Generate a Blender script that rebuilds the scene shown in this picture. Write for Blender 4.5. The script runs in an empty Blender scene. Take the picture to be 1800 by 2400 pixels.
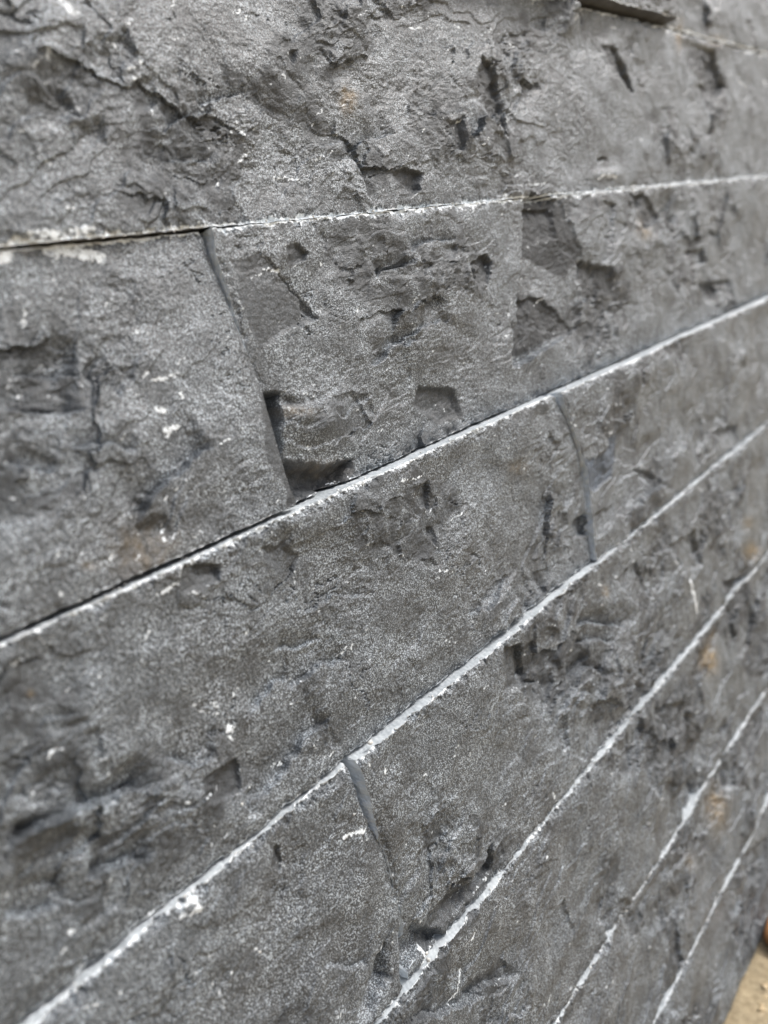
import bpy, math
import numpy as np

# ------------------------------------------------------------------ camera
S = 0.110                                   # metres from the lens to the wall plane
F, CX, CY = 1661.0, 829.5, 1106.0           # focal length and centre in photo pixels (1659 x 2212)
H = np.array([2394 - CX, -(310 - CY), -F])  # direction of the courses
sl, x0 = 0.225, 270.0                       # slope / foot of the vertical direction
vy = -(H[0] * x0 + F * F) / (H[0] * sl - H[1])
D = np.array([x0 + sl * vy, -vy, -F])
H /= np.linalg.norm(H)
D /= np.linalg.norm(D)
ZC = -D
D = None
NC = np.cross(H, ZC)                        # wall normal, towards the lens
GROUND = -2.24                              # ground below the lens, in lens-to-wall units
R = np.array([H, -NC, ZC])                  # camera -> world rotation
CAM = np.array([0.0, -S, -GROUND * S])

sc = bpy.context.scene
cam_data = bpy.data.cameras.new('camera')
cam = bpy.data.objects.new('camera', cam_data)
sc.collection.objects.link(cam)
from mathutils import Matrix
M4 = Matrix.Identity(4)
for i in range(3):
    for j in range(3):
        M4[i][j] = R[i][j]
    M4[i][3] = CAM[i]
cam.matrix_world = M4
cam_data.sensor_width = 36.0
cam_data.sensor_fit = 'AUTO'
cam_data.lens = F / 2212 * 36.0
cam_data.clip_start = 0.005
cam_data.clip_end = 200
cam_data.dof.use_dof = True
cam_data.dof.focus_distance = 1.42 * S
cam_data.dof.aperture_fstop = cam_data.lens / 1000 / 0.0021   # entrance pupil in metres
sc.camera = cam

# ------------------------------------------------------------------ light
SUN_EL, SUN_AZ = 48.0, 52.0                 # azimuth from the wall's outward normal towards the far end
world = bpy.data.worlds.new('World')
sc.world = world
world.use_nodes = True
wn, wl = world.node_tree.nodes, world.node_tree.links
bg = wn['Background']
sky = wn.new('ShaderNodeTexSky')
sky.sky_type = 'NISHITA'
sky.sun_disc = False
sky.sun_elevation = math.radians(SUN_EL)
sky.air_density = 1.0
sky.dust_density = 6.0
sky.ozone_density = 1.0
hs = wn.new('ShaderNodeHueSaturation')
hs.inputs['Saturation'].default_value = 0.55        # overcast: cloud-white sky
wl.new(sky.outputs[0], hs.inputs['Color'])
wl.new(hs.outputs[0], bg.inputs[0])
bg.inputs[1].default_value = 0.14
sd = bpy.data.lights.new('sun', 'SUN')
sd.energy = 1.5
sd.angle = math.radians(15)
sd.color = (1.0, 0.995, 0.985)
sun = bpy.data.objects.new('sun', sd)
sc.collection.objects.link(sun)
from mathutils import Vector
el, az = math.radians(SUN_EL), math.radians(SUN_AZ)
to_sun = Vector((math.sin(az) * math.cos(el), -math.cos(az) * math.cos(el), math.sin(el)))
sun.rotation_euler = to_sun.to_track_quat('Z', 'Y').to_euler()
sky.sun_rotation = math.atan2(to_sun.x, to_sun.y)
sc.view_settings.view_transform = 'Standard'
sc.view_settings.look = 'None'
sc.view_settings.gamma = 1.0
sc.view_settings.use_curve_mapping = False
sc.view_settings.exposure = 0.46

# ------------------------------------------------------------------ geometry helpers
MM = S * 1000.0                             # millimetres per unit


def at(px, py):
    """photo pixel -> (along, up) on the wall plane in mm, relative to the lens foot"""
    px = np.asarray(px, float)
    py = np.asarray(py, float)
    d = np.stack([(px - CX) / F, -(py - CY) / F, -np.ones_like(px)], -1)
    t = -1.0 / (d @ NC)
    return (d @ H) * t * MM, (d @ ZC) * t * MM


def depth(U, V):
    """camera-axis distance (units) of a wall point"""
    p = (np.multiply.outer(U / MM, H) + np.multiply.outer(V / MM, ZC)) - NC
    return -p[..., 2]


def pixels(U, V):
    p = (np.multiply.outer(U / MM, H) + np.multiply.outer(V / MM, ZC)) - NC
    return CX + F * p[..., 0] / -p[..., 2], CY - F * p[..., 1] / -p[..., 2]


rng = np.random.default_rng(7)
PERM = rng.permutation(4096)
GX, GY = np.cos(np.linspace(0, 2 * np.pi, 256, endpoint=False)), np.sin(np.linspace(0, 2 * np.pi, 256, endpoint=False))
RND = rng.random((4096, 4))


def hsh(i, j):
    return PERM[(PERM[i & 4095] + j) & 4095]


def noise(x, y):
    xi, yi = np.floor(x).astype(np.int64), np.floor(y).astype(np.int64)
    xf, yf = x - xi, y - yi
    u = xf * xf * xf * (xf * (xf * 6 - 15) + 10)
    v = yf * yf * yf * (yf * (yf * 6 - 15) + 10)

    def g(di, dj):
        h = hsh(xi + di, yi + dj) & 255
        return GX[h] * (xf - di) + GY[h] * (yf - dj)
    a = g(0, 0) * (1 - u) + g(1, 0) * u
    b = g(0, 1) * (1 - u) + g(1, 1) * u
    return 1.4 * (a * (1 - v) + b * v)


def fbm(x, y, n=4, gain=0.5):
    s, a = 0, 1.0
    for k in range(n):
        s = s + a * noise(x * 2.0 ** k + 17.3 * k, y * 2.0 ** k - 9.1 * k)
        a *= gain
    return s


def sm(a, b, x):
    t = np.clip((x - a) / (b - a), 0, 1)
    return t * t * (3 - 2 * t)


def facets(x, y, tilt):
    """broken-rock facets: every cell its own tilted plane"""
    xi, yi = np.floor(x).astype(np.int64), np.floor(y).astype(np.int64)
    best = np.full(x.shape, 1e9)
    out, cid = np.zeros(x.shape), np.zeros(x.shape)
    for di in (-1, 0, 1):
        for dj in (-1, 0, 1):
            r = RND[hsh(xi + di, yi + dj)]
            dx, dy = x - (xi + di + r[..., 0]), y - (yi + dj + r[..., 1])
            d = dx * dx + dy * dy
            h = tilt * ((r[..., 2] - .5) * 2 * dx + (r[..., 3] - .5) * 2 * dy) + (r[..., 2] * 7 % 1 - .5) * tilt * .5
            m = d < best
            best = np.where(m, d, best)
            out = np.where(m, h, out)
            cid = np.where(m, r[..., 3] * 13 % 1, cid)
    return out, cid


def terrace(x, k=0.8):
    f = np.floor(x)
    return f + sm(k, 1.0, x - f)


def poly_sd(U, V, P):
    """signed distance (mm), positive inside"""
    d = np.full(U.shape, 1e9)
    ins = np.zeros(U.shape, bool)
    n = len(P)
    for i in range(n):
        ax, ay = P[i]
        bx, by = P[(i + 1) % n]
        ex, ey = bx - ax, by - ay
        t = np.clip(((U - ax) * ex + (V - ay) * ey) / (ex * ex + ey * ey + 1e-9), 0, 1)
        d = np.minimum(d, (U - ax - t * ex) ** 2 + (V - ay - t * ey) ** 2)
        c = ((ay > V) != (by > V))
        if abs(by - ay) > 1e-9:
            ins ^= c & (U < (bx - ax) * (V - ay) / (by - ay) + ax)
    d = np.sqrt(d)
    return np.where(ins, d, -d)


def line_sd(U, V, P):
    """distance to a polyline, and side (+ = left of its direction), and taper along it"""
    best = np.full(U.shape, 1e9)
    side = np.zeros(U.shape)
    along = np.zeros(U.shape)
    n = len(P) - 1
    for i in range(n):
        ax, ay = P[i]
        bx, by = P[i + 1]
        ex, ey = bx - ax, by - ay
        L2 = ex * ex + ey * ey + 1e-9
        t = np.clip(((U - ax) * ex + (V - ay) * ey) / L2, 0, 1)
        d = np.hypot(U - ax - t * ex, V - ay - t * ey)
        m = d < best
        best = np.where(m, d, best)
        side = np.where(m, np.sign(ex * (V - ay) - ey * (U - ax)), side)
        along = np.where(m, (i + t) / n, along)
    return best, side, along


def T(pts):
    u, v = at([p[0] for p in pts], [p[1] for p in pts])
    return list(zip(u, v))


# ------------------------------------------------------------------ the marks of the stones, traced on the wall
# chips: (outline, depth mm, wall mm, deeper towards (dx, dy) in picture)
CHIPS = [
    ([(617, 112), (640, 116), (638, 132), (630, 140), (618, 130)], 1.5, .5, (1, 1)),
    ([(1035, 120), (1062, 140), (1078, 185), (1088, 235), (1092, 300), (1076, 270), (1050, 225), (1020, 180)], 2.6, .7, (1, 0)),
    ([(940, 262), (985, 258), (996, 330), (978, 325), (955, 300)], 2.2, .8, (1, 0)),
    ([(830, 372), (870, 362), (908, 372), (905, 420), (885, 424), (862, 398)], 3.0, .9, (1, .4)),
    ([(1300, 92), (1325, 98), (1350, 140), (1372, 200), (1350, 190), (1312, 132)], 4.0, .9, (1, 0)),
    ([(1478, 82), (1545, 100), (1572, 190), (1548, 225), (1510, 165)], 4.0, 1.5, (1, .2)),
    ([(1292, 338), (1312, 336), (1316, 350), (1292, 352)], 3.0, .7, (0, -1)),
    ([(180, 90), (270, 60), (300, 130), (250, 190), (170, 170)], 2.2, 1.5, (1, -.5)),
    ([(40, 200), (140, 190), (180, 260), (110, 300), (30, 280)], 2.0, 1.5, (1, -.6)),
    ([(100, 270), (220, 250), (230, 320), (130, 340)], 1.8, 1.2, (1, -.4)),
    ([(270, 180), (330, 160), (350, 230), (280, 260)], 1.5, 1.0, (1, -.5)),
    # second course
    ([(615, 532), (650, 520), (675, 545), (665, 565), (625, 572)], 1.6, .7, (1, -.2)),
    ([(500, 560), (560, 545), (640, 615), (692, 690), (640, 705), (560, 760), (528, 690)], 1.3, .6, (1, .1), 5),
    ([(694, 500), (705, 495), (712, 545), (700, 550)], 1.2, .5, (1, 0)),
    ([(1018, 562), (1050, 548), (1068, 565), (1056, 618), (1036, 622), (1014, 598)], 3.0, .8, (.7, -.6)),
    ([(950, 535), (990, 528), (985, 560), (955, 565)], 1.6, .7, (.6, -.6)),
    ([(1140, 418), (1215, 425), (1262, 560), (1255, 712), (1190, 745), (1106, 800), (1122, 640), (1134, 540)], 5.5, .35, (-1, -.1)),
    ([(1124, 640), (1180, 640), (1250, 712), (1200, 720), (1116, 700)], 2.2, .6, (-.5, -.8)),
    ([(1150, 440), (1200, 450), (1210, 510), (1150, 530)], 1.5, .6, (.3, -.9)),
    ([(1300, 430), (1330, 440), (1310, 575), (1285, 560)], 2.0, .6, (1, 0)),
    ([(1105, 700), (1120, 690), (1125, 790), (1100, 800)], 1.8, .8, (-1, 0)),
    ([(1250, 560), (1320, 580), (1330, 640), (1280, 650), (1245, 610)], 3.0, 1.5, (0, -1)),
    ([(1360, 410), (1400, 420), (1440, 470), (1400, 480)], 2.5, 1.2, (0, -1)),
    ([(1470, 540), (1520, 535), (1530, 570), (1500, 580)], 3.0, 1.0, (1, -.5)),
    ([(1510, 610), (1580, 600), (1590, 650), (1530, 660)], 4.0, 1.5, (0, -1)),
    ([(905, 830), (985, 840), (1010, 900), (960, 920), (900, 880)], 2.2, 1.2, (.4, -1)),
    ([(740, 850), (790, 850), (820, 895), (800, 905), (760, 880)], 1.3, .8, (.8, -.8)),
    ([(558, 850), (605, 852), (612, 990), (606, 1060), (560, 1000)], 5.5, 1.0, (0, 0), 5),
    ([(606, 985), (700, 1000), (765, 985), (772, 1020), (720, 1075), (600, 1110)], 6.5, 3.0, (0, 0), 5),
    ([(580, 845), (700, 860), (690, 880), (590, 885)], 2.0, 1.0, (-.5, -1), 5),
    ([(265, 1120), (340, 1105), (370, 1150), (300, 1235), (225, 1260)], 2.2, 2.0, (.2, -1)),
    # third course
    ([(393, 1222), (430, 1210), (478, 1222), (474, 1256), (440, 1275), (384, 1286)], 2.2, .6, (.6, -.6)),
    ([(560, 1180), (620, 1165), (655, 1200), (640, 1265), (600, 1240)], 1.4, 1.0, (.6, -.8)),
    ([(903, 1042), (930, 1036), (934, 1106), (914, 1096), (893, 1078)], 2.2, .5, (1, -.2)),
    ([(925, 1140), (940, 1135), (945, 1185), (932, 1180)], 1.5, .6, (1, 0)),
    ([(1236, 1128), (1270, 1100), (1276, 1160), (1240, 1166)], 4.5, .8, (.6, -.4), 7),
    ([(1282, 1110), (1330, 1090), (1335, 1130), (1290, 1170)], 2.0, 1.0, (-.6, -.7)),
    ([(428, 1690), (470, 1655), (522, 1638), (524, 1712), (490, 1722), (440, 1735)], 1.8, .5, (.9, -.3)),
    ([(524, 1712), (560, 1700), (565, 1760), (535, 1765)], 2.0, .8, (-1, -.2)),
    ([(70, 1905), (130, 1890), (135, 1925), (90, 1940)], 2.0, 1.0, (.3, -1)),
    ([(180, 1590), (215, 1560), (235, 1680), (205, 1690)], 1.5, 1.0, (.8, -.6)),
    ([(1040, 1290), (1075, 1255), (1120, 1230), (1095, 1290), (1050, 1310)], 2.0, .8, (-.3, -1)),
    ([(1370, 1010), (1410, 1020), (1460, 1060), (1420, 1070)], 2.2, .8, (.3, -1)),
    ([(1545, 930), (1590, 915), (1600, 960), (1560, 975)], 3.5, 1.0, (.2, -1)),
    ([(1262, 990), (1300, 984), (1318, 945), (1336, 932), (1340, 985), (1330, 1030), (1290, 1062), (1262, 1054)], 1.1, .3, (-.9, .2), 8),
    # fourth course
    ([(594, 1838), (620, 1836), (624, 1886), (598, 1884)], 1.2, .5, (1, -.2)),
    ([(1088, 1398), (1130, 1388), (1150, 1440), (1160, 1470), (1198, 1478), (1132, 1484), (1078, 1506), (1098, 1450)], 3.2, .7, (.8, -.5)),
    ([(1062, 1822), (1068, 1882), (1040, 1915), (1000, 1962), (975, 1996), (1022, 1900)], 3.0, .6, (.8, .3)),
    ([(905, 1828), (930, 1835), (915, 1880), (868, 1955), (872, 1900)], 1.8, 1.0, (-.8, 0)),
    ([(915, 1985), (960, 1930), (1030, 1900), (1008, 1950), (950, 2020), (905, 2075)], 3.0, 2.0, (.5, 1)),
    ([(1200, 1560), (1225, 1540), (1230, 1610), (1212, 1640)], 2.0, .6, (1, 0)),
    ([(1330, 1250), (1380, 1210), (1410, 1290), (1395, 1330), (1360, 1300)], 2.4, 1.0, (.2, -1)),
    ([(1440, 1180), (1500, 1140), (1520, 1220), (1480, 1265)], 3.4, 1.3, (.5, -.8)),
    ([(862, 1965), (850, 2000), (842, 2060), (848, 2110), (800, 2200), (745, 2255), (790, 2120), (820, 2040)], 6.0, 2.5, (.8, .6), 9),
    ([(866, 1972), (960, 2010), (985, 2030), (900, 2084), (864, 2125), (862, 2090)], 5.5, 2.0, (-.1, 1), 10),
    # lower courses
    ([(1384, 1590), (1405, 1560), (1430, 1650), (1424, 1730), (1398, 1690)], 3.0, .8, (-.8, -.2)),
    ([(1410, 1530), (1470, 1510), (1500, 1560), (1440, 1590)], 3.0, 1.2, (-.2, -1)),
    ([(1560, 1255), (1615, 1240), (1620, 1330), (1580, 1390)], 3.5, 1.5, (0, -1)),
    ([(1560, 1620), (1590, 1610), (1590, 1700), (1565, 1710)], 4.0, 1.0, (-1, 0)),
    ([(1300, 1990), (1350, 1930), (1390, 2000), (1330, 2060)], 2.5, 1.5, (.2, -1)),
    ([(1600, 1850), (1659, 1800), (1659, 1890), (1620, 1920)], 4.0, 1.5, (-.5, -1)),
    ([(1180, 1990), (1230, 1940), (1250, 2020), (1205, 2080)], 1.6, 1.2, (.4, -1)),
]
# ledges: (polyline, drop mm, fade mm) the ground on the LEFT of the line's direction drops away
LEDGES = [
    ([(0, 1822), (60, 1800), (130, 1752), (250, 1722), (345, 1690)], 2.0, 4),
    ([(345, 1640), (420, 1650), (470, 1640)], .9, 4),
    ([(330, 1855), (250, 1868), (180, 1898)], -1.4, 5),
    ([(0, 1985), (60, 1978), (140, 1960)], 1.0, 6),
    ([(0, 880), (90, 892), (190, 890)], 1.2, 5),
    ([(185, 800), (230, 830), (275, 858)], 1.0, 4),
    ([(40, 800), (110, 812), (190, 812)], 1.0, 5),
    ([(140, 975), (230, 960), (290, 985)], .9, 4),
    ([(0, 1000), (60, 1005), (120, 1020)], .8, 4),
    ([(270, 1150), (330, 1060), (400, 995), (450, 958)], 1.5, 6),
    ([(520, 1748), (600, 1690), (660, 1600), (720, 1548)], 1.1, 8),
    ([(620, 1500), (690, 1440), (760, 1425)], .8, 4),
    ([(540, 1550), (600, 1480), (640, 1470)], .8, 4),
    ([(600, 1410), (650, 1400), (700, 1380)], .6, 3),
    ([(650, 1330), (720, 1290), (800, 1285)], .5, 3),
    ([(805, 600), (850, 575), (890, 575)], 1.4, 5),
    ([(870, 545), (930, 520), (985, 520)], 1.2, 4),
    ([(795, 800), (850, 745), (905, 735)], 1.0, 4),
    ([(830, 760), (920, 700), (970, 690)], .8, 5),
    ([(1248, 1358), (1280, 1345), (1335, 1352), (1338, 1366)], 1.6, 4),
    ([(1245, 1395), (1285, 1382), (1325, 1385)], 1.3, 4),
    ([(1232, 1474), (1272, 1438), (1312, 1472)], 1.6, 5),
    ([(1000, 1330), (1060, 1310), (1110, 1240)], 1.0, 5),
    ([(590, 575), (650, 640), (660, 690)], .8, 5),
    ([(1380, 500), (1430, 470), (1470, 478)], 1.5, 6),
    ([(690, 2085), (760, 2090), (800, 2080)], .6, 4),
    ([(880, 2200), (980, 2180), (1060, 2150)], 1.2, 6),
    ([(1010, 2190), (1050, 2135), (1120, 2105)], 1.0, 6),
    ([(1290, 1640), (1330, 1580), (1380, 1520)], .9, 5),
    ([(300, 330), (380, 345), (470, 350)], .8, 5),
    ([(430, 225), (470, 215), (520, 205)], .8, 4),
    ([(360, 270), (420, 240), (460, 240)], .9, 4),
    ([(745, 330), (790, 300), (850, 290)], .9, 5),
]
BUMPS = [  # (cx, cy, rx, ry, height)
    (680, 915, 75, 52, 2.2), (1225, 10, 26, 60, 4.5), (470, 1760, 120, 40, .8), (90, 1760, 110, 40, 1.2),
    (120, 60, 80, 50, 1.6), (60, 130, 60, 40, 1.4), (1310, 378, 26, 12, 1.5), (720, 1120, 160, 60, .6), (870, 720, 120, 70, .7),
    (1330, 800, 120, 60, 1.0), (800, 1700, 60, 60, .6)]
# white bruises: polyline, width mm, strength
SCUFFS = [
    ([(598, 381), (625, 380), (650, 386)], .35, .8), ([(685, 345), (715, 330), (722, 322)], .4, .6), ([(655, 390), (700, 384)], .3, .5),
    ([(318, 800), (316, 815), (340, 822), (370, 812), (388, 806)], .6, .8), ([(388, 845), (392, 862)], .5, .9),
    ([(338, 882), (352, 888)], .8, 1), ([(350, 930), (385, 920)], .7, .9), ([(352, 942), (368, 935)], .6, .8),
    ([(345, 1135), (340, 1150)], .5, .6), ([(495, 1572), (502, 1578)], 1.1, 1), ([(498, 1592), (506, 1596)], .6, 1),
    ([(340, 1285), (365, 1275), (385, 1258)], .5, 1), ([(225, 1335), (250, 1330)], .4, .6), ([(860, 1040), (905, 1032), (918, 1020)], .35, .9),
    ([(400, 1962), (428, 1945), (435, 1966), (420, 1976)], .9, 1), ([(395, 1985), (412, 1976)], .5, .8),
    ([(752, 1812), (770, 1800), (792, 1795)], .55, 1), ([(700, 1755), (708, 1742)], .35, .7), ([(420, 1525), (440, 1515)], .35, .7),
    ([(465, 1515), (470, 1530)], .7, .6), ([(1238, 895), (1241, 903)], .7, 1), ([(1236, 915), (1246, 920)], .6, 1), ([(1316, 935), (1326, 932)], .6, .8),
    ([(975, 1642), (985, 1620), (988, 1605)], .3, .6), ([(1485, 1255), (1495, 1285), (1505, 1320)], 1.6, 1), ([(1478, 1235), (1490, 1225)], .8, .6),
    ([(1450, 1215), (1462, 1210)], .8, .6), ([(1412, 1240), (1415, 1290)], .5, .4), ([(1002, 2040), (1018, 2030), (1024, 2010)], .45, 1),
    ([(1004, 2100), (996, 2145), (978, 2170)], .5, 1), ([(918, 2060), (925, 2055)], .6, 1), ([(922, 2068), (926, 2080)], .6, 1),
    ([(560, 2055), (566, 2056)], .5, .7), ([(480, 2145), (490, 2170), (492, 2185)], .45, .6), ([(425, 2105), (432, 2108)], .5, .7),
    ([(395, 2135), (402, 2130)], .6, .6), ([(180, 2085), (186, 2090)], .4, .8), ([(1365, 1180), (1370, 1215)], .8, .6),
    ([(1405, 1585), (1410, 1600)], .9, .6), ([(1555, 1640), (1566, 1650)], 1.6, 1), ([(660, 962), (668, 972)], .6, .9),
    ([(752, 1030), (760, 1035)], .5, 1), ([(1045, 555), (1065, 575)], .35, .5), ([(885, 700), (893, 712)], .4, .8), ([(1110, 640), (1100, 690)], .4, .7),
    ([(840, 745), (855, 750)], .3, .6), ([(1230, 50), (1238, 40)], .8, .8), ([(1320, 58), (1335, 62)], .8, .6), ([(1120, 400), (1180, 395)], .6, .6),
    ([(1200, 240), (1212, 280)], .5, .6), ([(1205, 225), (1210, 215)], .6, .7), ([(1325, 385), (1300, 380), (1290, 388)], .9, .8),
    ([(640, 130), (646, 128)], .3, .6), ([(1010, 75), (1016, 90)], .4, .6), ([(945, 60), (950, 50)], .35, .7), ([(910, 280), (900, 300)], .3, .6),
    ([(130, 5), (150, 35)], 1.6, .8), ([(95, 120), (60, 150)], 1.2, .5), ([(120, 524), (170, 532), (235, 546)], 1.6, 1), ([(0, 545), (25, 540)], 2.0, 1), ([(60, 508), (200, 496)], .8, .8), ([(640, 660), (675, 650)], .25, .5),
    ([(645, 690), (690, 672)], .25, .5), ([(640, 640), (670, 632)], .25, .5), ([(1540, 1000), (1550, 1010)], .8, .5), ([(1600, 170), (1620, 190)], 1.5, .6),
    ([(1655, 175), (1659, 182)], 2, .8), ([(1190, 1710), (1200, 1730)], .8, .6), ([(1205, 1745), (1212, 1735)], .9, .9), ([(1100, 2030), (1104, 2025)], .4, .6),
    ([(1630, 2090), (1634, 2096)], .9, .5), ([(930, 1500), (935, 1510)], .3, .5), ([(560, 1290), (566, 1300)], .3, .5), ([(690, 1300), (700, 1285)], .3, .5)]
RUST = [(752, 217, 14, 20, 1), (740, 196, 7, 9, .6), (1468, 75, 8, 26, 1), (1548, 88, 14, 10, .8), (1390, 497, 12, 18, .9), (1120, 1010, 18, 12, .35),
        (1312, 1278, 5, 10, .9), (1535, 1422, 14, 28, 1.2), (1545, 1372, 8, 10, .7), (1620, 1190, 16, 16, 1.0), (1612, 1130, 10, 12, .6), (1552, 1745, 16, 40, .8),
        (300, 1190, 60, 50, .35), (700, 1015, 45, 18, .35), (630, 890, 30, 10, .35), (70, 1500, 8, 8, .4), (75, 525, 20, 8, .5), (180, 1220, 20, 10, .3), (1490, 1860, 10, 14, .4)]
SMOOTH = [  # smooth blue-grey parting planes
    ([(430, 1690), (470, 1655), (522, 1638), (524, 1712), (490, 1722), (440, 1735)], .75),
    ([(1085, 1400), (1130, 1390), (1150, 1440), (1140, 1480), (1090, 1495)], .5),
    ([(1020, 1900), (1060, 1830), (1062, 1885), (1000, 1990)], .45), ([(930, 1960), (1040, 1975), (1000, 2020), (920, 2070)], .4),
    ([(1139, 419), (1212, 428), (1258, 550), (1225, 600), (1150, 548), (1133, 548)], .9), ([(1124, 620), (1180, 640), (1250, 712), (1190, 735), (1108, 780)], .85),
    ([(1255, 560), (1325, 580), (1328, 640), (1262, 640)], .7), ([(1355, 408), (1400, 418), (1440, 470), (1400, 480)], .6),
    ([(500, 560), (560, 545), (640, 615), (692, 690), (640, 705), (560, 760), (528, 690)], .45), ([(620, 532), (650, 520), (676, 545), (665, 565), (625, 572)], .7),
    ([(1018, 562), (1050, 548), (1068, 565), (1056, 618), (1036, 622), (1014, 598)], .8), ([(905, 830), (985, 840), (1010, 900), (960, 920), (900, 880)], .6),
    ([(1035, 120), (1062, 140), (1078, 185), (1088, 235), (1092, 300), (1076, 270), (1050, 225), (1020, 180)], .7), ([(830, 372), (870, 362), (908, 372), (905, 420), (885, 424), (862, 398)], .7),
    ([(1300, 92), (1325, 98), (1350, 140), (1372, 200), (1350, 190), (1312, 132)], .7), ([(1490, 100), (1545, 105), (1570, 190), (1548, 222), (1515, 165)], .6),
    ([(606, 985), (700, 1000), (765, 985), (772, 1020), (720, 1075), (600, 1110)], .7), ([(265, 1120), (340, 1105), (370, 1150), (300, 1235), (225, 1260)], .4),
    ([(560, 1180), (620, 1165), (655, 1200), (640, 1265), (600, 1240)], .45), ([(1560, 1255), (1615, 1240), (1620, 1330), (1580, 1390)], .6), ([(558, 850), (605, 852), (612, 990), (606, 1060), (560, 1000)], .6),
    ([(393, 1222), (430, 1210), (478, 1222), (474, 1256), (440, 1275), (384, 1286)], .5), ([(595, 1838), (620, 1836), (624, 1886), (598, 1884)], .6)]

ROUGH = [(200, 200, 330, 160, .6), (960, 270, 170, 170, .6), (1380, 560, 160, 190, .4), (1185, 580, 100, 190, -.9), (690, 1040, 110, 50, -.9), (920, 570, 180, 70, .6), (1150, 1440, 160, 120, .5),
         (980, 1920, 110, 160, .5), (1400, 1250, 120, 120, .4), (700, 900, 160, 90, .6), (120, 1800, 220, 170, .2), (1530, 1600, 150, 200, .4),
         (280, 720, 270, 330, -.7), (800, 680, 190, 110, -.7), (720, 1330, 330, 190, -.75), (1280, 200, 170, 190, -.7), (460, 1960, 280, 190, -.7),
         (1100, 2010, 130, 220, -.6), (950, 1650, 180, 130, -.5), (1450, 880, 200, 150, -.5), (600, 250, 200, 120, -.3), (1500, 2100, 100, 200, -.3)]
r1 = np.random.default_rng(21)
for _ in range(420):
    x, y = r1.uniform(0, 1659), r1.uniform(0, 2212)
    a_ = r1.normal(-.5, .55)
    l_ = r1.uniform(4, 22)
    b_ = r1.normal(0, .35)
    SCUFFS.append(([(x, y), (x + l_ * math.cos(a_), y + l_ * math.sin(a_)), (x + l_ * math.cos(a_) + l_ * .8 * math.cos(a_ + b_), y + l_ * math.sin(a_) + l_ * .8 * math.sin(a_ + b_))],
                   r1.uniform(.13, .30), r1.uniform(.5, 1.0)))
for _ in range(260):
    x, y = r1.uniform(0, 1659), r1.uniform(0, 2212)
    SCUFFS.append(([(x, y), (x + r1.uniform(1, 4), y + r1.uniform(-2, 2))], r1.uniform(.14, .34), r1.uniform(.6, 1)))
CHIPS = [(T(c[0]), c[1], c[2], c[3], c[4] if len(c) > 4 else 0) for c in CHIPS]
LEDGES = [(T(p), d, f) for p, d, f in LEDGES]
SCUFFS = [(T(p), w, s) for p, w, s in SCUFFS]
SMOOTH = [(T(p), s) for p, s in SMOOTH]
PALE = T([(1258, 990), (1300, 984), (1318, 945), (1336, 932), (1340, 985), (1330, 1030), (1290, 1062), (1262, 1054)])


BOUNDS, NONE = [0, 0, 0, 0], np.zeros(1, bool)


def box_sel(U, V, P, pad):
    xs, ys = [p[0] for p in P], [p[1] for p in P]
    b0 = BOUNDS
    if min(xs) - pad > b0[1] or max(xs) + pad < b0[0] or min(ys) - pad > b0[3] or max(ys) + pad < b0[2]:
        return NONE
    return (U > min(xs) - pad) & (U < max(xs) + pad) & (V > min(ys) - pad) & (V < max(ys) + pad)


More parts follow.
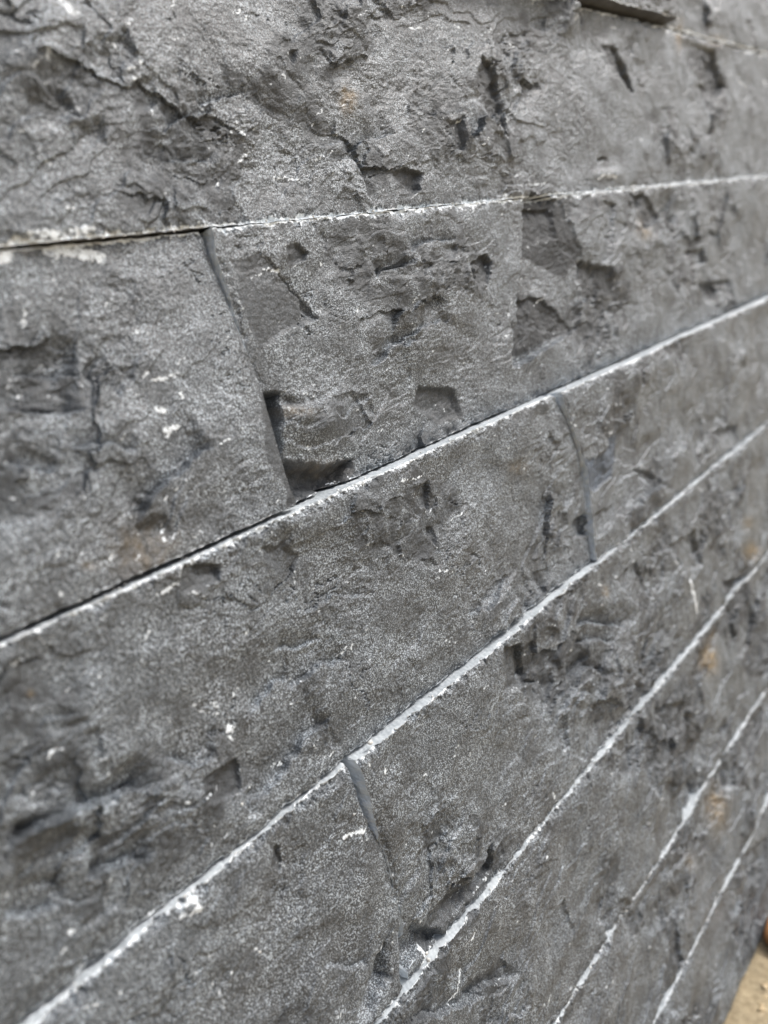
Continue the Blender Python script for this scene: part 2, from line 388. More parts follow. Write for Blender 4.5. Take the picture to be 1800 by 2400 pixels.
def relief(Uw, Vw, seed, out):
    """height of the riven face (mm, outwards), and its colour marks"""
    o = seed * 53.7
    U, V = Uw / (1 - out / MM), Vw / (1 - out / MM)     # where the mark's sight line meets the wall plane it was traced on
    BOUNDS[:] = [U.min(), U.max(), V.min(), V.max()]
    wx = U + 3.0 * fbm(U / 14 + o, V / 14, 3)
    wy = V + 3.0 * fbm(U / 14 - o, V / 14 + 31, 3)
    h = 1.5 * fbm(wx / 46 + o, wy / 30 + o, 3)                              # slow swell
    tr = fbm(wx / 34 + o + 7, wy / 17 - U / 60, 3)                          # riven layers
    rough = sm(-.15, .45, noise(U / 38 + o * 1.3 + 4, V / 26 + 11) + .25 * noise(U / 11, V / 11 + o))
    if out < 900:
        qx, qy = pixels(U, V)
        for cx, cy, rx, ry, st in ROUGH:
            rough = rough + st * np.exp(-((qx - cx) / rx) ** 2 - ((qy - cy) / ry) ** 2)
        rough = np.clip(rough, 0, 1.15)
    h += .35 * (1 + 1.5 * rough) * terrace(tr * 2.0 + .3, .88) * sm(-.5, .4, noise(U / 45 + o, V / 30 + 3))
    fx = wx + 1.2 * fbm(U / 3.6, V / 3.6 + o, 2)
    fy = wy + 1.2 * fbm(U / 3.6 + 40, V / 3.6 - o, 2)
    fa, ca = facets(fx / 24 + o, fy / 15 + o, .9)
    fb, cb_ = facets(fx / 6 + o, fy / 4.5 + 9, .9)
    h += rough * (2.1 * fa + .55 * fb)
    rip = noise((U * .8 + V * .6) / 14 + o, (V * .8 - U * .6) / 2.6 + 1.5 * fbm(U / 20, V / 20 + o, 2))   # hackle ripples
    h += .12 * rip * sm(-.1, .5, noise(U / 30 - o, V / 24 + 55))
    h += .34 * fbm(wx / 5 + o, wy / 4, 4, .55) * (.05 + rough)
    h += .07 * fbm(U / 1.1 + o, V / 1.0, 3, .6)
    rd = 1 - 2.2 * np.abs(fbm(wx / 4.5 + o, V / 3.2, 4, .6))                 # crisp little crests
    h += .16 * np.clip(rd, -1, 1) * (.03 + sm(-.3, .4, noise(U / 18 + o, V / 14)))
    cr_ = np.abs(fbm(wx / 22 - o, wy / 9 + U / 40, 4, .6))                   # hair cracks
    h -= .5 * sm(.035, .0, cr_) * sm(.2, .5, noise(U / 20 - o, V / 16 + 77))
    dust = np.zeros(U.shape)
    rust = np.zeros(U.shape)
    smooth = .65 * sm(.3, .6, rough) * np.maximum(ca > .6, .8 * (cb_ > .75)) * np.clip(.7 + noise(U / 3, V / 3), 0, 1)
    jx = U + .7 * fbm(U / 3.4 + 5, V / 3.4, 2)
    jy = V + .7 * fbm(U / 3.4, V / 3.4 + 71, 2)
    for P, dep, wall, dirv, only in CHIPS:
        if only and only != seed:
            continue
        s = box_sel(U, V, P, 3)
        if not s.any():
            continue
        a, b = jx[s], jy[s]
        sd_ = poly_sd(a, b, P)
        k = sm(-.1, wall * 1.25, sd_)
        if dirv[0] or dirv[1]:
            A = np.array(P)
            # image direction -> wall direction (x right = along, y down = -up)
            n = np.hypot(*dirv)
            q = (A[:, 0] * dirv[0] - A[:, 1] * dirv[1]) / n
            w = (a * dirv[0] - b * dirv[1]) / n
            k = k * np.clip((w - q.min()) / (q.max() - q.min() + 1e-6), 0, 1) ** .8
        h[s] -= k * (.68 * dep + .28 * fbm(a / 2.8, b / 2.8, 3))
        dust[s] = np.maximum(dust[s], .35 * np.exp(-(sd_ / .35) ** 2) * (noise(a / 3, b / 3) > .1))
    for P, dep, fade in LEDGES:
        s = box_sel(U, V, P, fade * 2.5)
        if not s.any():
            continue
        d, side, al = line_sd(jx[s], jy[s], P)
        sgn = 1 if dep > 0 else -1
        k = np.exp(-d / fade) * sm(-.35, .15, sgn * side * np.minimum(d, .4) + 0.05) * sm(0, .2, al) * sm(1, .8, al)
        k = np.where(sgn * side > 0, k, k * np.exp(-d / .3))
        h[s] -= 1.5 * abs(dep) * k
    for cx, cy, rx, ry, hh in BUMPS:
        px, py = pixels(U, V)
        h += hh * np.exp(-((px - cx) / rx) ** 2 - ((py - cy) / ry) ** 2) * (1 + .3 * noise(U / 5, V / 5))
    kx = U + .5 * fbm(U / .9, V / .9, 2)
    ky = V + .5 * fbm(U / .9 + 9, V / .9, 2)
    for P, w, st in SCUFFS:
        s = box_sel(U, V, P, 3)
        if not s.any():
            continue
        d, _, al = line_sd(kx[s], ky[s], P)
        dust[s] = np.maximum(dust[s], st * .75 * sm(w, w * .2, d))
    # scattered small bruises
    n1 = noise(wx / 2.3 + 3 * o, wy / 1.3)
    dust = np.maximum(dust, .55 * sm(.74, .86, n1) * sm(.1, .5, noise(U / 25 + o, V / 20 - o)))
    px, py = pixels(U, V)
    for cx, cy, rx, ry, st in RUST:
        s = (abs(px - cx) < rx * 2.5) & (abs(py - cy) < ry * 2.5)
        q = ((px[s] - cx) / rx) ** 2 + ((py[s] - cy) / ry) ** 2
        rust[s] = np.maximum(rust[s], st * np.exp(-q * .8) * np.clip(.8 + .9 * noise(U[s] / 1.5, V[s] / 1.5), 0, 1.4))
    for P, st in SMOOTH:
        s = box_sel(U, V, P, 2)
        if s.any():
            smooth[s] = np.maximum(smooth[s], st * sm(-.1, .4, poly_sd(jx[s], jy[s], P)))
    pale = sm(-.1, .35, poly_sd(jx, jy, PALE)) if seed == 8 else np.zeros(U.shape)
    return h, dust, rust, smooth, pale


# ------------------------------------------------------------------ materials
def nd(nt, kind, **kw):
    n = nt.nodes.new(kind)
    for k, v in kw.items():
        if k in n.inputs:
            n.inputs[k].default_value = v
        else:
            setattr(n, k, v)
    return n


def mat(name):
    m = bpy.data.materials.new(name)
    m.use_nodes = True
    nt = m.node_tree
    return m, nt, nt.nodes['Principled BSDF'], nt.links.new


def ramp(nt, link, src, stops):
    r = nt.nodes.new('ShaderNodeValToRGB')
    e = r.color_ramp.elements
    while len(e) < len(stops):
        e.new(.5)
    for i, (p, c) in enumerate(stops):
        e[i].position = p
        e[i].color = (c, c, c, 1) if not isinstance(c, tuple) else (*c, 1)
    link(src, r.inputs[0])
    return r.outputs[0]


def mixc(nt, link, fac, a, b, mode='MIX'):
    m = nt.nodes.new('ShaderNodeMix')
    m.data_type = 'RGBA'
    m.blend_type = mode
    for sock, v in ((m.inputs[0], fac), (m.inputs[6], a), (m.inputs[7], b)):
        if isinstance(v, bpy.types.NodeSocket):
            link(v, sock)
        elif isinstance(v, tuple):
            sock.default_value = (*v, 1)
        else:
            sock.default_value = v
    return m.outputs[2]


def mth(nt, link, op, a, b=None, clamp=False):
    m = nt.nodes.new('ShaderNodeMath')
    m.operation = op
    m.use_clamp = clamp
    for i, v in enumerate((a, b)):
        if v is None:
            continue
        if isinstance(v, bpy.types.NodeSocket):
            link(v, m.inputs[i])
        else:
            m.inputs[i].default_value = v
    return m.outputs[0]


def riven_slate():
    m, nt, bs, L = mat('riven_slate')
    geo = nd(nt, 'ShaderNodeNewGeometry')
    P = geo.outputs['Position']
    n_mid = nd(nt, 'ShaderNodeTexNoise', Scale=170.0, Detail=5.0, Roughness=.6)
    n_gr = nd(nt, 'ShaderNodeTexNoise', Scale=3600.0, Detail=2.0, Roughness=.6)
    n_gr2 = nd(nt, 'ShaderNodeTexNoise', Scale=1150.0, Detail=4.0, Roughness=.7)
    n_big = nd(nt, 'ShaderNodeTexNoise', Scale=45.0, Detail=3.0, Roughness=.55)
    for n in (n_mid, n_gr, n_gr2, n_big):
        L(P, n.inputs['Vector'])
    base = mixc(nt, L, ramp(nt, L, n_mid.outputs[0], [(.3, 0), (.7, 1)]), (.038, .0435, .0495), (.076, .086, .097))
    base = mixc(nt, L, ramp(nt, L, n_big.outputs[0], [(.36, 0), (.62, .8)]), base, (.047, .050, .054))
    dark = ramp(nt, L, n_gr2.outputs[0], [(.34, .8), (.5, 0)])
    base = mixc(nt, L, dark, base, (.030, .029, .029))
    speck = ramp(nt, L, n_gr.outputs[0], [(.52, 0), (.59, 1)])
    at_s = nd(nt, 'ShaderNodeAttribute', attribute_name='smooth')
    at_d = nd(nt, 'ShaderNodeAttribute', attribute_name='dust')
    at_t = nd(nt, 'ShaderNodeAttribute', attribute_name='tone')
    at_r = nd(nt, 'ShaderNodeAttribute', attribute_name='rust')
    st_m = nd(nt, 'ShaderNodeMapping')
    st_m.inputs['Rotation'].default_value = (0, .9, 0)
    st_m.inputs['Scale'].default_value = (1, 1, .38)
    L(P, st_m.inputs['Vector'])
    n_st = nd(nt, 'ShaderNodeTexNoise', Scale=1900.0, Detail=3.0, Roughness=.6, Distortion=1.2)
    L(st_m.outputs[0], n_st.inputs['Vector'])
    speck = mth(nt, L, 'MAXIMUM', mth(nt, L, 'MULTIPLY', speck, ramp(nt, L, n_mid.outputs[0], [(.38, .35), (.62, 1)])),
                mth(nt, L, 'MULTIPLY', ramp(nt, L, n_st.outputs[0], [(.56, 0), (.70, 1)]), ramp(nt, L, n_big.outputs[0], [(.45, .6), (.6, .1)])))
    spk = mth(nt, L, 'MULTIPLY', speck, mth(nt, L, 'SUBTRACT', .85, mth(nt, L, 'MULTIPLY', at_s.outputs['Fac'], .8)))
    base = mixc(nt, L, spk, base, (.50, .545, .585))
    base = mixc(nt, L, mth(nt, L, 'MULTIPLY', at_s.outputs['Fac'], .95), base, (.028, .031, .035))
    at_p = nd(nt, 'ShaderNodeAttribute', attribute_name='pale')
    base = mixc(nt, L, mth(nt, L, 'MULTIPLY', at_p.outputs['Fac'], .95), base, (.080, .098, .125))
    rs = mth(nt, L, 'MULTIPLY', at_r.outputs['Fac'], mth(nt, L, 'ADD', .25, n_gr2.outputs[0]), True)
    base = mixc(nt, L, rs, base, (.25, .172, .080))
    dm = mth(nt, L, 'ADD', at_d.outputs['Fac'], mth(nt, L, 'MULTIPLY', mth(nt, L, 'SUBTRACT', n_gr2.outputs[0], .5), 2.2))
    dm = ramp(nt, L, dm, [(.38, 0), (.62, 1)])
    dm = mth(nt, L, 'MULTIPLY', dm, ramp(nt, L, at_d.outputs['Fac'], [(.05, 0), (.25, 1)]))
    base = mixc(nt, L, dm, base, (.76, .79, .81))
    base = mixc(nt, L, 1.0, base, ramp(nt, L, at_t.outputs['Fac'], [(0, (.92, .95, .975)), (1, (1.01, 1.04, 1.07))]), 'MULTIPLY')
    L(base, bs.inputs['Base Color'])
    bs.inputs['Specular IOR Level'].default_value = .65
    fresh = mth(nt, L, 'MAXIMUM', at_s.outputs['Fac'], at_p.outputs['Fac'])        # clean parting planes are duller than bruised grain
    L(mth(nt, L, 'ADD', ramp(nt, L, n_gr2.outputs[0], [(.3, .33), (.7, .54)]), mth(nt, L, 'MULTIPLY', fresh, .25)), bs.inputs['Roughness'])
    b1 = nd(nt, 'ShaderNodeBump', Strength=.9, Distance=.00028)
    L(mth(nt, L, 'ADD', n_gr2.outputs[0], mth(nt, L, 'MULTIPLY', n_gr.outputs[0], .45)), b1.inputs['Height'])
    L(b1.outputs[0], bs.inputs['Normal'])
    return m


def sawn_slate(name, a, b, rot):
    m, nt, bs, L = mat(name)
    geo = nd(nt, 'ShaderNodeNewGeometry')
    mp = nd(nt, 'ShaderNodeMapping')
    mp.inputs['Rotation'].default_value = rot
    L(geo.outputs['Position'], mp.inputs['Vector'])
    w = nd(nt, 'ShaderNodeTexWave', Scale=330.0, Distortion=6.0, Detail=3.0)
    w.inputs['Detail Scale'].default_value = 1.5
    n = nd(nt, 'ShaderNodeTexNoise', Scale=700.0, Detail=5.0, Roughness=.65)
    n2 = nd(nt, 'ShaderNodeTexNoise', Scale=110.0, Detail=3.0)
    L(mp.outputs[0], w.inputs['Vector'])
    L(geo.outputs['Position'], n.inputs['Vector'])
    L(geo.outputs['Position'], n2.inputs['Vector'])
    f = mth(nt, L, 'ADD', mth(nt, L, 'MULTIPLY', w.outputs[1], .10), mth(nt, L, 'MULTIPLY', n.outputs[0], .6))
    f = mth(nt, L, 'ADD', f, mth(nt, L, 'MULTIPLY', n2.outputs[0], .5))
    base = mixc(nt, L, ramp(nt, L, f, [(.42, 0), (.72, 1)]), a, b)
    L(base, bs.inputs['Base Color'])
    bs.inputs['Roughness'].default_value = .6
    bp = nd(nt, 'ShaderNodeBump', Strength=.35, Distance=.00012)
    L(f, bp.inputs['Height'])
    L(bp.outputs[0], bs.inputs['Normal'])
    return m


def grit(name, a, b, scale, rough=.85, bump=.0004):
    m, nt, bs, L = mat(name)
    geo = nd(nt, 'ShaderNodeNewGeometry')
    n = nd(nt, 'ShaderNodeTexNoise', Scale=scale, Detail=6.0, Roughness=.7)
    L(geo.outputs['Position'], n.inputs['Vector'])
    L(mixc(nt, L, ramp(nt, L, n.outputs[0], [(.32, 0), (.68, 1)]), a, b), bs.inputs['Base Color'])
    bs.inputs['Roughness'].default_value = rough
    bp = nd(nt, 'ShaderNodeBump', Strength=.6, Distance=bump)
    L(n.outputs[0], bp.inputs['Height'])
    L(bp.outputs[0], bs.inputs['Normal'])
    return m


SLATE = riven_slate()
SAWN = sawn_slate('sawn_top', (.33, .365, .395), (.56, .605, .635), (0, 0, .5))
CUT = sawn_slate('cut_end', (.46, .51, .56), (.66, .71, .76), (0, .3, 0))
UNDER = sawn_slate('sawn_underside_shaded', (.055, .055, .055), (.12, .12, .12), (0, 0, .5))  # darker copy of the sawn top: mortar stain plus underside shade put into the colour
MORTAR = grit('mortar', (.05, .047, .043), (.10, .094, .085), 500)
CHALK = grit('stone_dust', (.55, .55, .53), (.74, .74, .72), 1500)
SAND = grit('sandy_ground', (.25, .195, .115), (.48, .395, .26), 420, .9, .0012)
GRAIN = grit('sand_grain', (.40, .29, .15), (.66, .54, .36), 130, .7)
PEB = grit('orange_pebble', (.42, .17, .06), (.60, .30, .13), 260, .6)

# ------------------------------------------------------------------ mesh builder
COL = sc.collection


def link_mesh(name, verts, quads, mats, parent=None, mat_idx=None, attrs=None, smooth=True, tris=False):
    me = bpy.data.meshes.new(name)
    k = 3 if tris else 4
    me.vertices.add(len(verts))
    me.vertices.foreach_set('co', np.ascontiguousarray(verts, np.float32).ravel())
    me.loops.add(len(quads) * k)
    me.loops.foreach_set('vertex_index', np.ascontiguousarray(quads, np.int32).ravel())
    me.polygons.add(len(quads))
    me.polygons.foreach_set('loop_start', np.arange(0, len(quads) * k, k, dtype=np.int32))
    me.polygons.foreach_set('loop_total', np.full(len(quads), k, np.int32))
    for m in mats:
        me.materials.append(m)
    if mat_idx is not None:
        me.polygons.foreach_set('material_index', np.ascontiguousarray(mat_idx, np.int32))
    me.update(calc_edges=True)
    me.polygons.foreach_set('use_smooth', smooth if not isinstance(smooth, bool) else np.full(len(quads), smooth))
    for a, v in (attrs or {}).items():
        at_ = me.attributes.new(a, 'FLOAT', 'POINT')
        at_.data.foreach_set('value', np.ascontiguousarray(v, np.float32))
    me.validate()
    o = bpy.data.objects.new(name, me)
    COL.objects.link(o)
    if parent:
        o.parent = parent
    return o


wall = bpy.data.objects.new('stone_cladding', None)
COL.objects.link(wall)
wall['label'] = 'wall cladding in courses of dark grey riven slate with pale sawn edges'
wall['category'] = 'wall cladding'
Z0 = -GROUND * S * 1000                     # mm from ground to lens


def columns(u0, u1, v):
    """column positions: about two render pixels apart where the picture looks, coarse beyond"""
    us = [u0]
    while us[-1] < u1:
        u = us[-1]
        if u < -20 or u > 640:
            du = 2.5
        else:
            uu = np.array([max(u, 5), max(u, 5) + .5])
            px, py = pixels(uu, np.array([v, v]))
            s = np.hypot(px[1] - px[0], py[1] - py[0]) / .5 * (768 / 1659)
            du = min(max(PITCH / s, .22), 1.2)
            x, y = px[0], py[0]
            if x < -250 or x > 2000 or v > 1.2 * MM:
                du = 2.0
        us.append(u + du)
    us[-1] = u1
    if us[-1] - us[-2] < .1:
        us.pop(-2)
    return np.array(us)


PITCH = 1.6
nstone = [0]


def curve(pts, wob=0):
    """traced edge: px points -> along(up)"""
    u, v = at([p[0] for p in pts], [p[1] for p in pts])
    k = np.argsort(v)
    u, v = u[k], v[k]
    return lambda q: np.interp(q, v, u)


def stone(v0, v1, left, right, out, gap=.35, thick=22, tilt=0.0, edge=1.0, chew=1.0, ct=1.0, cb=.8, wob=.18, flat=0.0, flatl=0.0, gapb=None, endm=2):
    """one slate: riven face, sawn top and bottom, cut ends.  v0, v1 (mm, rel. lens); left/right = mm or curve; out = how proud (mm)"""
    nstone[0] += 1
    sd_ = nstone[0]
    vm = (v0 + v1) / 2
    uL = left if callable(left) else (lambda q: np.full_like(q, left))
    uR = right if callable(right) else (lambda q: np.full_like(q, right))
    a, b = float(uL(np.array([vm]))[0]), float(uR(np.array([vm]))[0])
    us = columns(a, b, vm)
    s = (us - a) / (b - a)
    um = np.clip(us, 25, 330)
    t = depth(np.array([max(np.min(um), 40.)]), np.array([vm]))[0]
    dv = np.clip(PITCH * t / (F * 768 / 1659) * MM, .26, 1.2)
    if b < 10 or a > 640 or v0 > 1.1 * MM:
        dv = 1.2
    n = int((v1 - v0) / dv) + 1
    tt = np.linspace(0, 1, n)
    # crowd rows towards both arrises
    tt = np.concatenate([[0, .0035, .008, .014], tt[(tt > .02) & (tt < .98)], [.986, .992, .9965, 1]])
    n = len(tt)
    S_, T_ = np.meshgrid(s, tt)
    U = us[None, :].repeat(n, 0)
    top = v1 - gap * .5 + .22 * fbm(us / 30 + sd_ * 3.1, us * 0, 2) + .10 * fbm(us / 3.5 + sd_, us * 0 + 4, 3)
    bot = v0 + (gap if gapb is None else gapb) * .5 + .22 * fbm(us / 30 - sd_ * 5.7, us * 0 + 8, 2) + .10 * fbm(us / 3.5 - sd_, us * 0 + 2, 3)
    V = bot[None] * (1 - T_) + top[None] * T_
    L_, R_ = uL(V), uR(V)
    U = L_ * (1 - S_) + R_ * S_
    U += (wob * fbm(V / 4 + sd_, U * 0 + sd_, 3)) * (np.exp(-(U - L_) / 2) + np.exp(-(R_ - U) / 2))
    h, dust, rust, smooth, pale = relief(U, V, sd_, out)
    dT, dB = top[None] - V, V - bot[None]
    dLr = np.minimum(U - L_, R_ - U)
    h = h * (1 - flat * sm(-2.6, -1.2, h) * np.exp(-np.maximum(R_ - U - .5, 0) / 2.5))
    h = h * (1 - flatl * sm(-2.6, -1.2, h) * np.exp(-np.maximum(U - L_ - .5, 0) / 2.5))
    h = h * (1 - .6 * sm(-2.6, -1.2, h) * np.exp(-np.minimum(top[None] - V, V - bot[None]) / 3.0))
    # bruised arris: the split face falls back a little towards the sawn edges, in nibbles
    nib = np.clip(.45 + 1.0 * fbm(U / 5.5 + sd_, V / 6, 2) + .7 * fbm(U / 1.4 + sd_, V / 1.7, 3), .05, 2.0)
    w = edge * (.25 + .9 * nib)
    fall = np.exp(-(dT / w) ** 2) * .9 * nib + np.exp(-(dB / w) ** 2) * .7 * nib + np.exp(-(dLr / w) ** 2) * .35 * nib
    h = h - fall * chew
    h = np.clip(h, -out - 7.5, 4.2)
    y = out + h + tilt * (T_ - .5)
    j1 = .55 * noise(U / 9 + sd_, V / 9) + .45 * fbm(U / 2.0, V / 2.4, 3)
    j2 = .55 * noise(U / 11 - sd_, V / 9) + .45 * fbm(U / 2.0, V / 2.4 + 3, 3)
    e1 = np.exp(-dT / (.18 + .40 * nib * ct)) * (.85 + .95 * j1) * ct
    e2 = np.exp(-dB / (.16 + .32 * nib * cb)) * (.75 + .8 * j2) * cb
    dust = np.maximum(dust, np.clip(np.maximum(e1, e2) * edge, 0, 1))
    m = len(us)
    verts = np.stack([U, -y, V + Z0], -1).reshape(-1, 3)
    idx = np.arange(n * m).reshape(n, m)
    q = np.stack([idx[:-1, :-1], idx[:-1, 1:], idx[1:, 1:], idx[1:, :-1]], -1).reshape(-1, 4)
    mi = np.zeros(len(q), int)
    attrs = dict(tone=np.full(len(verts), .5 + .5 * np.sin(sd_ * 2.4)), dust=dust.ravel(), rust=rust.ravel(), smooth=smooth.ravel(), pale=pale.ravel())
    V_, Q_, M_ = [verts], [q], [mi]
    base = len(verts)

    def side(ring, matn, flip, bulge):
        """sawn face from the arris ring back into the wall; three strips deep"""
        nonlocal base
        k = len(ring)
        p = verts[ring]
        rows = [p.copy()]
        for f in (.025, .06, .11, .2, .4, 1.0):
            r = p.copy()
            r[:, 1] = p[:, 1] * (1 - f) + (thick * .5) * f
            r += bulge * f + np.sign(bulge) * (.30 * fbm(p[:, 0] / 1.6 + f * 9, p[:, 2] / 1.6 + f * 5, 4)[:, None]) * min(1, f * 30)
            rows.append(r)
        blk = np.concatenate(rows)
        V_.append(blk)
        id_ = base + np.arange(7 * k).reshape(7, k)
        qq = np.stack([id_[:-1, :-1], id_[:-1, 1:], id_[1:, 1:], id_[1:, :-1]], -1).reshape(-1, 4)
        if flip:
            qq = qq[:, ::-1]
        Q_.append(qq)
        M_.append(np.full(len(qq), matn))
        base += 7 * k
        for key in attrs:
            attrs[key] = np.concatenate([attrs[key], np.zeros(7 * k)])
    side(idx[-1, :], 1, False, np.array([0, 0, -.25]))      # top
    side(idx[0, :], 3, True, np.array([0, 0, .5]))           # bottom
    side(idx[:, 0], endm, False, np.array([.5, 0, 0]))          # left end
    side(idx[:, -1], 2, True, np.array([-.5, 0, 0]))         # right end
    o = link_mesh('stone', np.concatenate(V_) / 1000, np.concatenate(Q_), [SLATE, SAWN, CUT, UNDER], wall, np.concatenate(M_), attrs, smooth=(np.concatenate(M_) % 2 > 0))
    return o


# course lines (mm relative to the lens height), traced on the plane of the lower course
OUT = [5.0, 0.5, 0.5, 4.6, 6.6, 7.4, 7.9, 8.4, 8.4]
LV = [v * MM * (1 - o_ / MM) for v, o_ in zip((1.17, .700, .222, -.243, -.709, -1.178, -1.640, -2.03, -2.45), OUT)]
LV[8] = GROUND * MM + 1.0


def scaled(c, o_):
    k = 1 - o_ / MM
    return lambda q: c(q / k) * k


J1a = scaled(curve([(430, 470), (446, 488), (458, 505), (463, 545), (480, 592), (505, 665), (530, 742), (560, 835), (585, 955), (612, 1062), (624, 1095)]), 1.3)
J1b = scaled(curve([(456, 478), (463, 505), (469, 545), (485, 592), (507, 665), (531, 742), (556, 835), (575, 955), (596, 1062), (606, 1100)]), 1.0)
J2a = scaled(curve([(1175, 840), (1192, 860), (1201, 880), (1220, 915), (1234, 960), (1245, 1010), (1252, 1060), (1258, 1110), (1266, 1180), (1272, 1230)]), 3.0)
J2b = scaled(curve([(1203, 840), (1210, 870), (1220, 900), (1240, 960), (1258, 1010), (1266, 1060), (1270, 1110), (1275, 1180), (1280, 1230)]), 4.2)
J3a = scaled(curve([(752, 1640), (764, 1668), (781, 1735), (801, 1785), (817, 1812), (838, 1870), (852, 1930), (862, 1970), (858, 2010), (856, 2060), (858, 2120)]), 6.4)
J3b = scaled(curve([(772, 1640), (786, 1675), (802, 1745), (813, 1785), (821, 1812), (841, 1870), (855, 1930), (866, 1970), (874, 2010), (880, 2060), (884, 2120)]), 6.9)
j0 = float(at(1467, 40)[0]) * (1 - 4 / MM)

# stones, course by course (the two topmost lie above the picture)
stone(1.60 * MM, 2.06 * MM, -160, 330, 1.0)
stone(1.60 * MM, 2.06 * MM, 330.5, 760, 1.8)
stone(LV[0], 1.60 * MM, -190, 190, 2.2)
stone(LV[0], 1.60 * MM, 190.5, 760, 1.2)
nstone[0] = 0
stone(LV[1] + .8, LV[0], -140, j0 - .2, 4.4, gap=.5, cb=1.2)
stone(LV[1], LV[0], j0 + .2, 720, -.1, gap=.35, cb=2.2)
stone(LV[2], LV[1], -170, 690, -0.4, gap=.3, cb=1.7, ct=1.6)
stone(LV[3], LV[2], -190, J1a, 1.3, gap=.6, gapb=1.5, tilt=-5.0, ct=1.2, cb=.6, wob=.03, chew=.5, flat=.9)
stone(LV[3], LV[2], J1b, 610, 0.8, gap=.5, ct=1.5, cb=.5, flatl=.9, wob=.04)
stone(LV[3], LV[2], 610.6, 760, 1.0)
stone(LV[4], LV[3], -140, J2a, 4.5, gap=.45, gapb=.95, ct=1.3, flat=.85, wob=.3)
stone(LV[4], LV[3], J2b, 700, 5.7, gap=.45, ct=1.3, flatl=.85, wob=.4)
stone(LV[5], LV[4], -200, J3a, 6.5, gap=.5, tilt=-1.8, flat=.9, wob=.30, chew=1.2)
stone(LV[5], LV[4], J3b, 640, 7.0, gap=.5, flatl=.9, wob=.30, chew=1.2)
stone(LV[5], LV[4], 640.5, 790, 6.8)
stone(LV[6], LV[5], -160, 560, 7.8, gap=.35)
stone(LV[6], LV[5], 560.5, 760, 7.6, gap=.35)
stone(LV[7], LV[6], -220, 480, 8.4, gap=.35)
stone(LV[7], LV[6], 480.5, 760, 8.8, gap=.35)
stone(LV[8], LV[7], -180, 410, 9.0, gap=.35)
stone(LV[8], LV[7], 410.5, 760, 8.8, gap=.35)


def box(name, lo, hi, m, parent=None):
    x0_, y0_, z0_ = lo
    x1_, y1_, z1_ = hi
    v = np.array([(x, y, z) for x in (x0_, x1_) for y in (y0_, y1_) for z in (z0_, z1_)], float)
    f = [(0, 1, 3, 2), (4, 6, 7, 5), (0, 4, 5, 1), (2, 3, 7, 6), (0, 2, 6, 4), (1, 5, 7, 3)]
    return link_mesh(name, v, np.array(f), [m], parent, smooth=False)


box('mortar_bed', (-.23, .0105, -.02), (.80, .06, Z0 / 1000 + 2.06 * S - .002), MORTAR, wall)

# ------------------------------------------------------------------ ground
gx = np.concatenate([[-30, -8, -2, -.4], np.linspace(.05, .62, 330), [.9, 2, 8, 30]])
gy = np.concatenate([[-30, -8, -2, -.5], np.linspace(-.22, .02, 150), [.06, .3]])
X_, Y_ = np.meshgrid(gx, gy)
Zg = .0011 * fbm(X_ / .03, Y_ / .03, 4) + .0005 * fbm(X_ / .004, Y_ / .004, 3)
Zg = np.where((X_ < 0) | (X_ > .7) | (Y_ < -.24), 0, Zg)
vid = np.arange(X_.size).reshape(X_.shape)
q = np.stack([vid[:-1, :-1], vid[:-1, 1:], vid[1:, 1:], vid[1:, :-1]], -1).reshape(-1, 4)
g = link_mesh('ground', np.stack([X_, Y_, Zg], -1).reshape(-1, 3), q, [SAND])
g['kind'] = 'structure'
g['label'] = 'sandy yellow ground at the foot of the slate wall'

ICO = None


def ico(n=1):
    import bmesh
    bm = bmesh.new()
    bmesh.ops.create_icosphere(bm, subdivisions=n, radius=1)
    v = np.array([p.co[:] for p in bm.verts])
    f = np.array([[p.index for p in fc.verts] for fc in bm.faces])
    bm.free()
    return v, f


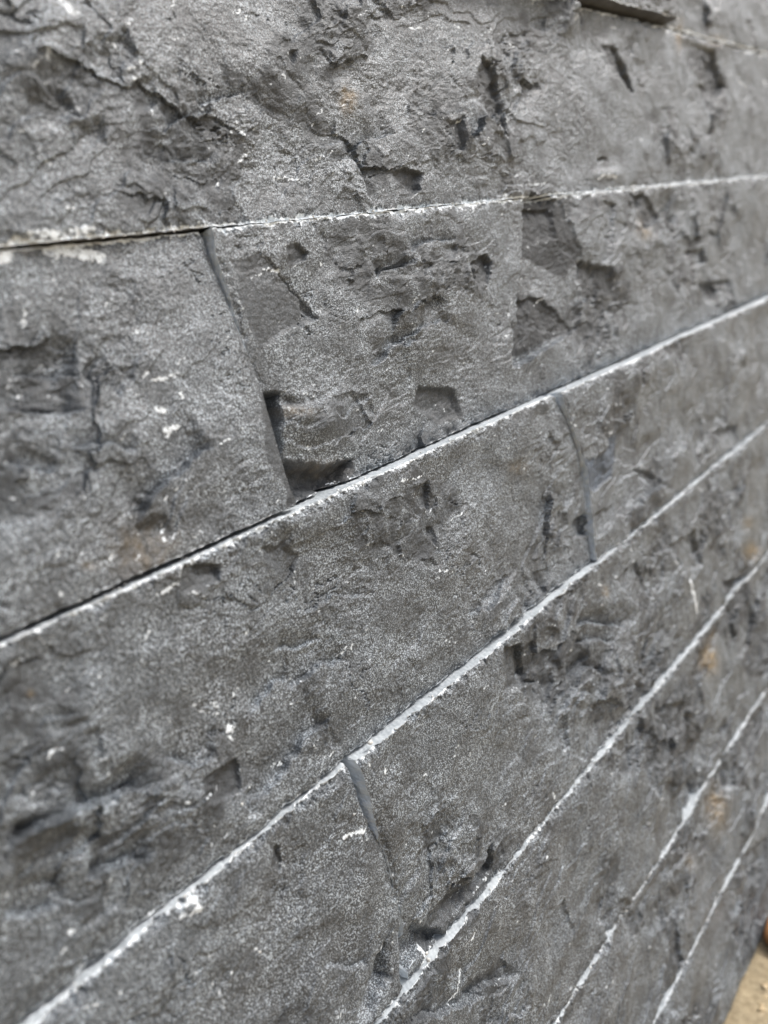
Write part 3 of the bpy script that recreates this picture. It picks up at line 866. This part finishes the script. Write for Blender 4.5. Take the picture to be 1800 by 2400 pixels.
iv, if_ = ico(1)
r2 = np.random.default_rng(3)
NG = 5200
px_ = r2.uniform(.12, .60, NG)
py_ = -.016 - r2.random(NG) ** 1.6 * .19
rr = .0004 + .0011 * r2.random(NG) ** 3
vv = iv[None] * (1 + .25 * r2.standard_normal((NG, len(iv), 1))) * rr[:, None, None] * np.array([1, 1, .75])
vv = vv + np.stack([px_, py_, rr * .35], -1)[:, None, :]
ff = if_[None] + (np.arange(NG) * len(iv))[:, None, None]
sg = link_mesh('sand_grains', vv.reshape(-1, 3), ff.reshape(-1, 3), [GRAIN], tris=True)
sg['kind'] = 'stuff'
sg['label'] = 'loose pale sand grains scattered on the yellow ground'
sg['category'] = 'sand'


def to_ground(px, py):
    d = R @ np.array([(px - CX) / F, -(py - CY) / F, -1.0])
    t = -CAM[2] / d[2]
    return CAM + d * t


pv, pf = ico(4)
c = to_ground(1694, 2035)
k = 1 + .16 * fbm(pv[:, 0] * 1.3 + 5, pv[:, 1] * 1.3 + pv[:, 2], 4)
pp = pv * k[:, None] * np.array([.0085, .0060, .0042])
pb = link_mesh('pebble', pp, pf, [PEB], tris=True)
pb.location = (c[0], c[1], .0030)
pb.rotation_euler = (0, 0, .5)
pb['label'] = 'rounded orange pebble lying on the sandy ground beside the wall'
pb['category'] = 'pebble'

# ------------------------------------------------------------------ crumbs of white stone dust lodged in the joints
r3 = np.random.default_rng(11)
cv_, cf_ = [], []


def crumb(u, v, y, r):
    k = 1 + .3 * r3.standard_normal((len(iv), 1))
    p = iv * np.clip(k, .5, 1.5) * r * np.array([1, .9, .75]) + np.array([u, -y, v + Z0])
    cf_.append(if_ + len(iv) * len(cv_))
    cv_.append(p)


def on_plane(px, py, o_):
    u, v = at(px, py)
    k = 1 - o_ / MM
    return float(u) * k, float(v) * k


for px, py, o_, r in [(798, 1604, 6.2, .55), (1232, 903, 4.6, .5), (522, 1738, 5.0, .35), (560, 2056, 6.2, .35), (925, 2072, 8.2, .5), (921, 2060, 8.0, .4)]:
    u, v = on_plane(px, py, o_)
    crumb(u, v, o_, r)
for li, lo, hi in ((3, .6, 4.6), (4, 4.2, 6.4), (5, 6.8, 7.4), (6, 7.2, 7.9), (7, 7.7, 8.4), (2, -.4, .8)):
    for _ in range(34):
        u = r3.uniform(12, 330)
        crumb(u, LV[li] + r3.uniform(-.25, .15), lo + (hi - lo) * r3.uniform(.3, 1.0), r3.uniform(.10, .34))
cr = link_mesh('stone_crumb', np.concatenate(cv_) / 1000, np.concatenate(cf_), [CHALK], wall, tris=True)
cr['kind'] = 'stuff'
